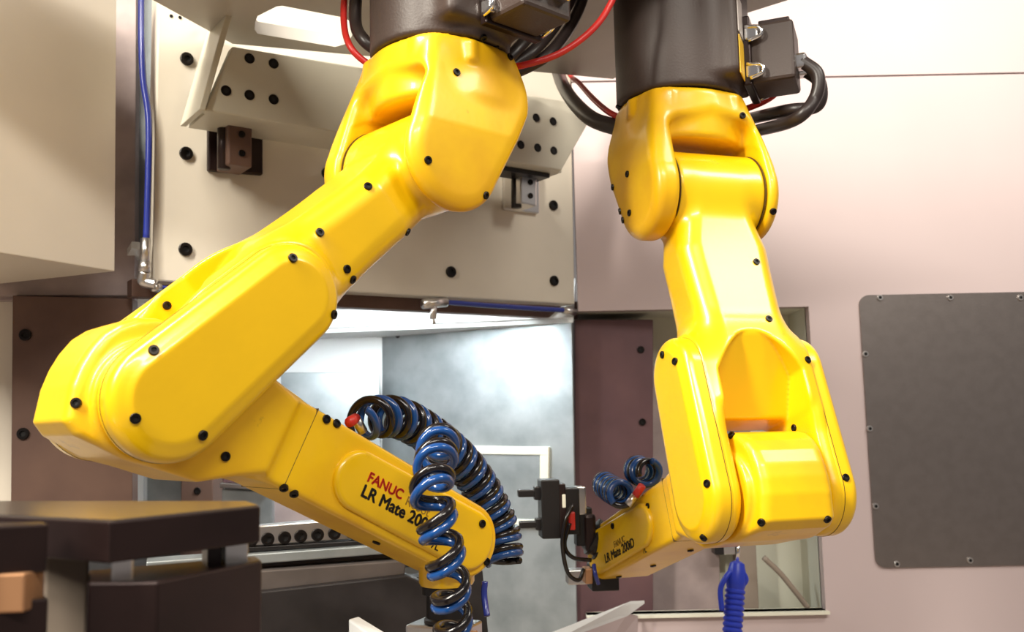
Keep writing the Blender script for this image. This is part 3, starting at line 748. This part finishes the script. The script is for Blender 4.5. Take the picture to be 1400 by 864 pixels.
# ------------------------------------------------------------------ wrists and grippers
W = R1['W']
wm = frame_z(W, -Z, Vector((0, 1, 0)))
lathe('wrist', [(0.030, -0.02), (0.034, -0.01), (0.034, 0.052), (0.032, 0.056), (0.026, 0.057)], M['yellow'], R1['root'], wm)
fl = lathe('flange', [(0.028, 0.055), (0.030, 0.057), (0.030, 0.066), (0.025, 0.068), (0.025, 0.094), (0.028, 0.096), (0.028, 0.100)], M['black'], R1['root'], wm)
gx = Vector((0.93, -0.36, 0)).normalized(); gy = Z.cross(gx)
gm = basis(W-Z*0.100, gx, gy, Z)
gr = box('gripper', (-0.004, 0, -0.020), (0.040, 0.026, 0.019), M['steel'], R1['root'], gm, 0.003); gr['label'] = 'bright steel gripper block with black jaws'
box('gripper_plate', (0.026, -0.030, -0.022), (0.026, 0.005, 0.020), M['copper'], gr, gm, 0.002)
box('gripper_body', (0, 0, -0.065), (0.048, 0.030, 0.026), M['black'], gr, gm, 0.003)
for sx in (-1, 1): box('jaw', (sx*0.030, 0, -0.115), (0.008, 0.012, 0.025), M['black'], gr, gm, 0.002)
for sx in (-1, 1): screw(gm @ Vector((sx*0.022-0.004, -0.026, -0.012)), -gy, 0.004, gr, CHSCREW)
box('valve_block', (-0.065, 0.0, -0.040), (0.022, 0.016, 0.010), M['black'], gr, gm, 0.003)

W = R2['W']
hd = (P(752, 705, W.y-0.01)-W); hd.normalize()
wm = frame_z(W, hd) @ Matrix.Diagonal((1, 1, 0.62, 1))
lathe('wrist', [(0.034, -0.03), (0.037, -0.02), (0.037, 0.055), (0.034, 0.060), (0.028, 0.062)], M['yellow'], R2['root'], wm)
lathe('flange', [(0.030, 0.058), (0.034, 0.060), (0.034, 0.068), (0.028, 0.070), (0.028, 0.082), (0.0315, 0.083), (0.0315, 0.092), (0.020, 0.093), (0.020, 0.10)], M['black'], R2['root'], wm)
fc = W+hd*0.06
def pix_box(name, x0, x1, y0, y1, dep, th, m, parent, bev=0.002):
    c = P((x0+x1)/2, (y0+y1)/2, dep); k = dep/FPX
    return box(name, (0, 0, 0), ((x1-x0)/2*k, th/2, (y1-y0)/2*k), m, parent, Matrix.Translation(c) @ Matrix.Rotation(math.radians(6), 4, 'Z'), bev)
gd = fc.y
gp = pix_box('gripper', 738, 763, 656, 733, gd, 0.05, M['black'], R2['root']); gp['label'] = 'black parallel gripper'
pix_box('jaw', 708, 739, 669, 679, gd, 0.018, M['black'], gp)
pix_box('jaw', 730, 739, 665, 683, gd, 0.022, M['black'], gp)
pix_box('jaw', 710, 746, 712, 721, gd, 0.018, M['black'], gp)
pix_box('jaw', 732, 746, 708, 724, gd, 0.022, M['black'], gp)
pix_box('cylinder_body', 762, 771, 661, 726, gd, 0.046, M['fixture'], gp)
mpl = pix_box('mounting_plate', 770, 790, 667, 728, gd, 0.040, M['black'], gp)
pix_box('slot', 768.5, 773.5, 676, 694, gd-0.022, 0.004, M['ivory'], gp, 0.0015)
pix_box('angle_bracket', 787, 799, 665, 702, gd+0.004, 0.034, M['steel'], gp)
pix_box('adapter_plate', 786, 808, 694, 744, gd+0.004, 0.030, M['black'], gp)
pix_box('adapter_ring', 797, 812, 702, 752, gd+0.004, 0.050, M['fixture'], gp, 0.006)
pix_box('sensor', 778, 786, 700, 724, gd-0.024, 0.010, M['red'], gp)
tw = pix_box('tool_block', 806, 842, 771, 804, W.y+0.02, 0.05, M['black'], R2['root'])
pix_box('tool_plate', 775, 805, 778, 797, W.y+0.03, 0.03, M['steel'], tw)
pix_box('copper_pad', 798, 808, 776, 796, W.y-0.0, 0.03, M['copper'], tw)
for nm, ps, m_ in (('gripper_hose', [P(783, 690, gd-0.03), P(773, 712, gd-0.04), P(769, 745, gd-0.04), P(776, 782, gd-0.03), P(791, 793, gd-0.02), P(798, 778, gd-0.01)], 'blackhose'),
                   ('gripper_hose', [P(779, 715, gd-0.03), P(772, 745, gd-0.03), P(783, 762, gd-0.03), P(808, 766, gd-0.02)], 'blackhose'),
                   ('gripper_hose', [P(812, 772, gd-0.04), P(814, 785, gd-0.05), P(818, 798, gd-0.04)], 'navyhose')):
    tube(nm, catmull(ps, 10), 0.0035, M[m_], gp, 8)

# ------------------------------------------------------------------ coiled hoses
def coil(label, pts, radius, turns, r, group, ease=1.0):
    path = catmull(pts, 60); N_ = int(turns*26)
    L = [0]
    for i in range(1, len(path)): L.append(L[-1]+(path[i]-path[i-1]).length)
    T, Nn = frames(path); t = tag(empty('coiled_hose', path[0]), label, 'hose', group)
    def pt(u):
        s_ = u*L[-1]; i = max(0, min(len(L)-2, next((k for k in range(len(L)-1) if L[k+1] >= s_), len(L)-2)))
        f = (s_-L[i])/max(1e-9, L[i+1]-L[i]); return path[i].lerp(path[i+1], f), T[i].lerp(T[i+1], f).normalized(), Nn[i].lerp(Nn[i+1], f).normalized()
    for nm, ph, m_ in (('blue_strand', 0.0, 'bluehose'), ('black_strand', min(math.pi, 2.1*r/(L[-1]/turns)*2*math.pi), 'blackhose')):
        out = []
        for j in range(N_+1):
            u = j/N_; p, tt, nn = pt(u); nn = (nn-tt*nn.dot(tt)).normalized(); bb = tt.cross(nn)
            rr_ = radius(u) if callable(radius) else radius
            a = ph+2*math.pi*turns*u**ease; out.append(p+nn*(rr_*math.cos(a))+bb*(rr_*math.sin(a)))
        tube(nm, out, r, M[m_], t, 9, path[0])
    return t
coil('blue and black coiled air hose arching behind the forearm down past its wrist', [P(487, 576, 1.10), P(515, 570, 1.13), P(548, 572, 1.17), P(590, 596, 1.22), P(630, 630, 1.26), P(662, 675, 1.285), P(684, 725, 1.29), P(690, 768, 1.28)],
     lambda u: 0.0215+0.0005*u, 14.5, 0.0048, 'coiled hoses over the folded robot forearm', 1.3)
coil('blue and black coiled air hose hanging in front of the forearm lettering', [P(600, 600, 1.04), P(596, 632, 0.985), P(590, 672, 0.955), P(600, 725, 0.955), P(613, 785, 0.965), P(618, 840, 0.985), P(620, 875, 1.0)],
     lambda u: 0.0160+0.003*(1-u), 7.0, 0.0048, 'coiled hoses over the folded robot forearm')
coil('small tight blue coiled air hose resting on the forearm of the hanging robot', [P(826, 662, 1.60), P(838, 670, 1.52), P(850, 676, 1.45)], 0.0175, 5, 0.0052, 'hose coils on the hanging robot forearm')
coil('black and blue hose loop standing beside the red fitting on the hanging robot', [P(871, 641, 1.55), P(876, 645, 1.50), P(889, 647, 1.46)], 0.0185, 2.6, 0.0052, 'hose coils on the hanging robot forearm')
for R, ps in ((R1, [(478, 577, 1.06), (486, 572, 1.09), (496, 590, 1.10)]), (R2, [(878, 664, 1.42), (868, 678, 1.43), (858, 690, 1.43)])):
    a_, b_, c_ = [P(*q) for q in ps]
    fo = tube('hose_fitting', [a_, b_], 0.006, M['red'], R['fore'], 10); fo['label'] = 'red hose fitting'
    tube('hose_fitting', [b_, c_], 0.006, M['steel'], R['fore'], 10)
tag(tube('air_tube', catmull([P(663, 795, 1.17), P(662, 812, 1.17), P(664, 830, 1.165), P(666, 842, 1.16)], 8), 0.0038, M['navyhose']), 'short straight blue air tube beside the wrist of the folded robot', 'air tube')

# ------------------------------------------------------------------ cables
def cable(label, pts, r, m, group=None):
    return tag(tube('cable', catmull(pts, 14), r, M[m], None, 12), label, 'cable', group)
cable('red cable looping beside the folded robot turret from the lit slot', [P(474, -122, 1.24), P(472, -30, 1.235), P(470, 28, 1.22), P(478, 62, 1.20), P(500, 85, 1.20), P(530, 98, 1.20)], 0.0045, 'redcable')
cable('black cable running inside the red loop beside the folded robot turret', [P(490, -122, 1.24), P(488, -30, 1.235), P(486, 30, 1.22), P(497, 54, 1.20), P(517, 70, 1.20), P(540, 84, 1.20)], 0.0085, 'cable')
for i, (dx, dy) in enumerate(((0, 0), (29, 6), (55, 14))):
    cable(('thick black cable rising from the folded robot turret, pressed against its connector hood', 'thick black cable in the middle of three rising from the folded robot turret', 'thick black cable rising beside the swinging red cable between the robots')[i], [P(668+dx*0.15, 97+dy*0.6, 1.215+i*0.018), P(690+dx*0.42, 84+dy*0.8, 1.225+i*0.022), P(712+dx*0.7, 62+dy*0.8, 1.24+i*0.022), P(742+dx*0.7, 26+dy*0.6, 1.29+i*0.022), P(766+dx*0.6, -10, 1.33+i*0.022), P(779+dx*0.5, -58, 1.37+i*0.022), P(781+dx*0.5, -66+i*11, 1.38+i*0.022)], 0.0085, 'cable', 'black cables between the robots')
cable('red cable swinging between the folded robot turret and the overhead plate', [P(688, 93, 1.205), P(720, 88, 1.19), P(765, 73, 1.20), P(805, 45, 1.21), P(831, 12, 1.22), P(845, -30, 1.22), P(856, -145, 1.22)], 0.0045, 'redcable')
cable('flat black cable bundle entering the side of the hanging robot turret', [P(754, 60, 1.90), P(764, 102, 1.87), P(775, 126, 1.73), P(792, 148, 1.58), P(814, 165, 1.48), P(850, 176, 1.43)], 0.013, 'cable')
cable('thin red cable lying on the black bundle of the hanging robot turret', [P(766, 55, 1.905), P(777, 98, 1.875), P(792, 114, 1.74), P(811, 135, 1.55), P(832, 153, 1.455), P(852, 162, 1.42)], 0.0048, 'redcable')
fr = basis(R2['B0'], R2['bx'], R2['by'], Z)
for i, (sy, ex) in enumerate(((0.012, 0), (0.048, 14))):
    g0 = fr @ Vector((0.180, sy, 0.045))
    cable(('thick black cable looping from connector hood to hanging robot, in front of its twin', 'thick black cable looping behind its twin from the connector hood of the hanging robot')[i], [g0, fr @ Vector((0.200, sy, 0.022)), fr @ Vector((0.195, sy, -0.012)), fr @ Vector((0.165-ex*0.001, sy, -0.040+ex*0.0019)), P(1030-ex, 180-ex*1.1, 1.455+ex*0.0026), P(1004-ex, 190-ex*1.1, 1.46+ex*0.0026)], 0.0095, 'cable', 'cables looping behind the hanging robot')
cable('red cable inside the loop behind the hanging robot turret', [P(1078, 104, 1.375), P(1064, 124, 1.41), P(1046, 138, 1.43), P(1012, 152, 1.44)], 0.005, 'redcable')

# ------------------------------------------------------------------ blue air gun below the hanging robot
ga, gb = P(1008, 770, 1.80), P(1000, 880, 1.78)
ax = (gb-ga).normalized(); gmw = frame_z(ga, ax, Vector((0, -1, 0)))
gun = tag(empty('air_gun', ga), 'blue plastic air gun with ribbed grip hanging below the robot elbow', 'air gun')
prof = [(0.006, -0.004), (0.013, 0.0), (0.016, 0.012), (0.019, 0.030), (0.017, 0.042)]
for k in range(11): z_ = 0.046+k*0.0098; prof += [(0.0158, z_), (0.0182, z_+0.003), (0.0182, z_+0.0062), (0.0158, z_+0.0088)]
prof += [(0.015, 0.160)]
lathe('grip', prof, M['gunblue'], gun, gmw, 20)
tube('nozzle', [ga-ax*0.002, ga-ax*0.045], 0.0035, M['chrome'], gun, 10)
tr = [P(992, 790, 1.785), P(985, 806, 1.785), P(987, 835, 1.78)]
tube('trigger', catmull([P(998, 782, 1.79)]+tr, 8), 0.005, M['gunblue'], gun, 10)
tube('hook', catmull([P(1014, 780, 1.79), P(1020, 792, 1.79), P(1014, 802, 1.79)], 8), 0.005, M['gunblue'], gun, 10)
tag(tube('air_tube', catmull([gb-ax*0.01, gb+ax*0.05, gb+ax*0.15+Vector((0.03, 0, 0))], 8), 0.006, M['navyhose']), 'air supply tube below the blue air gun', 'air tube')
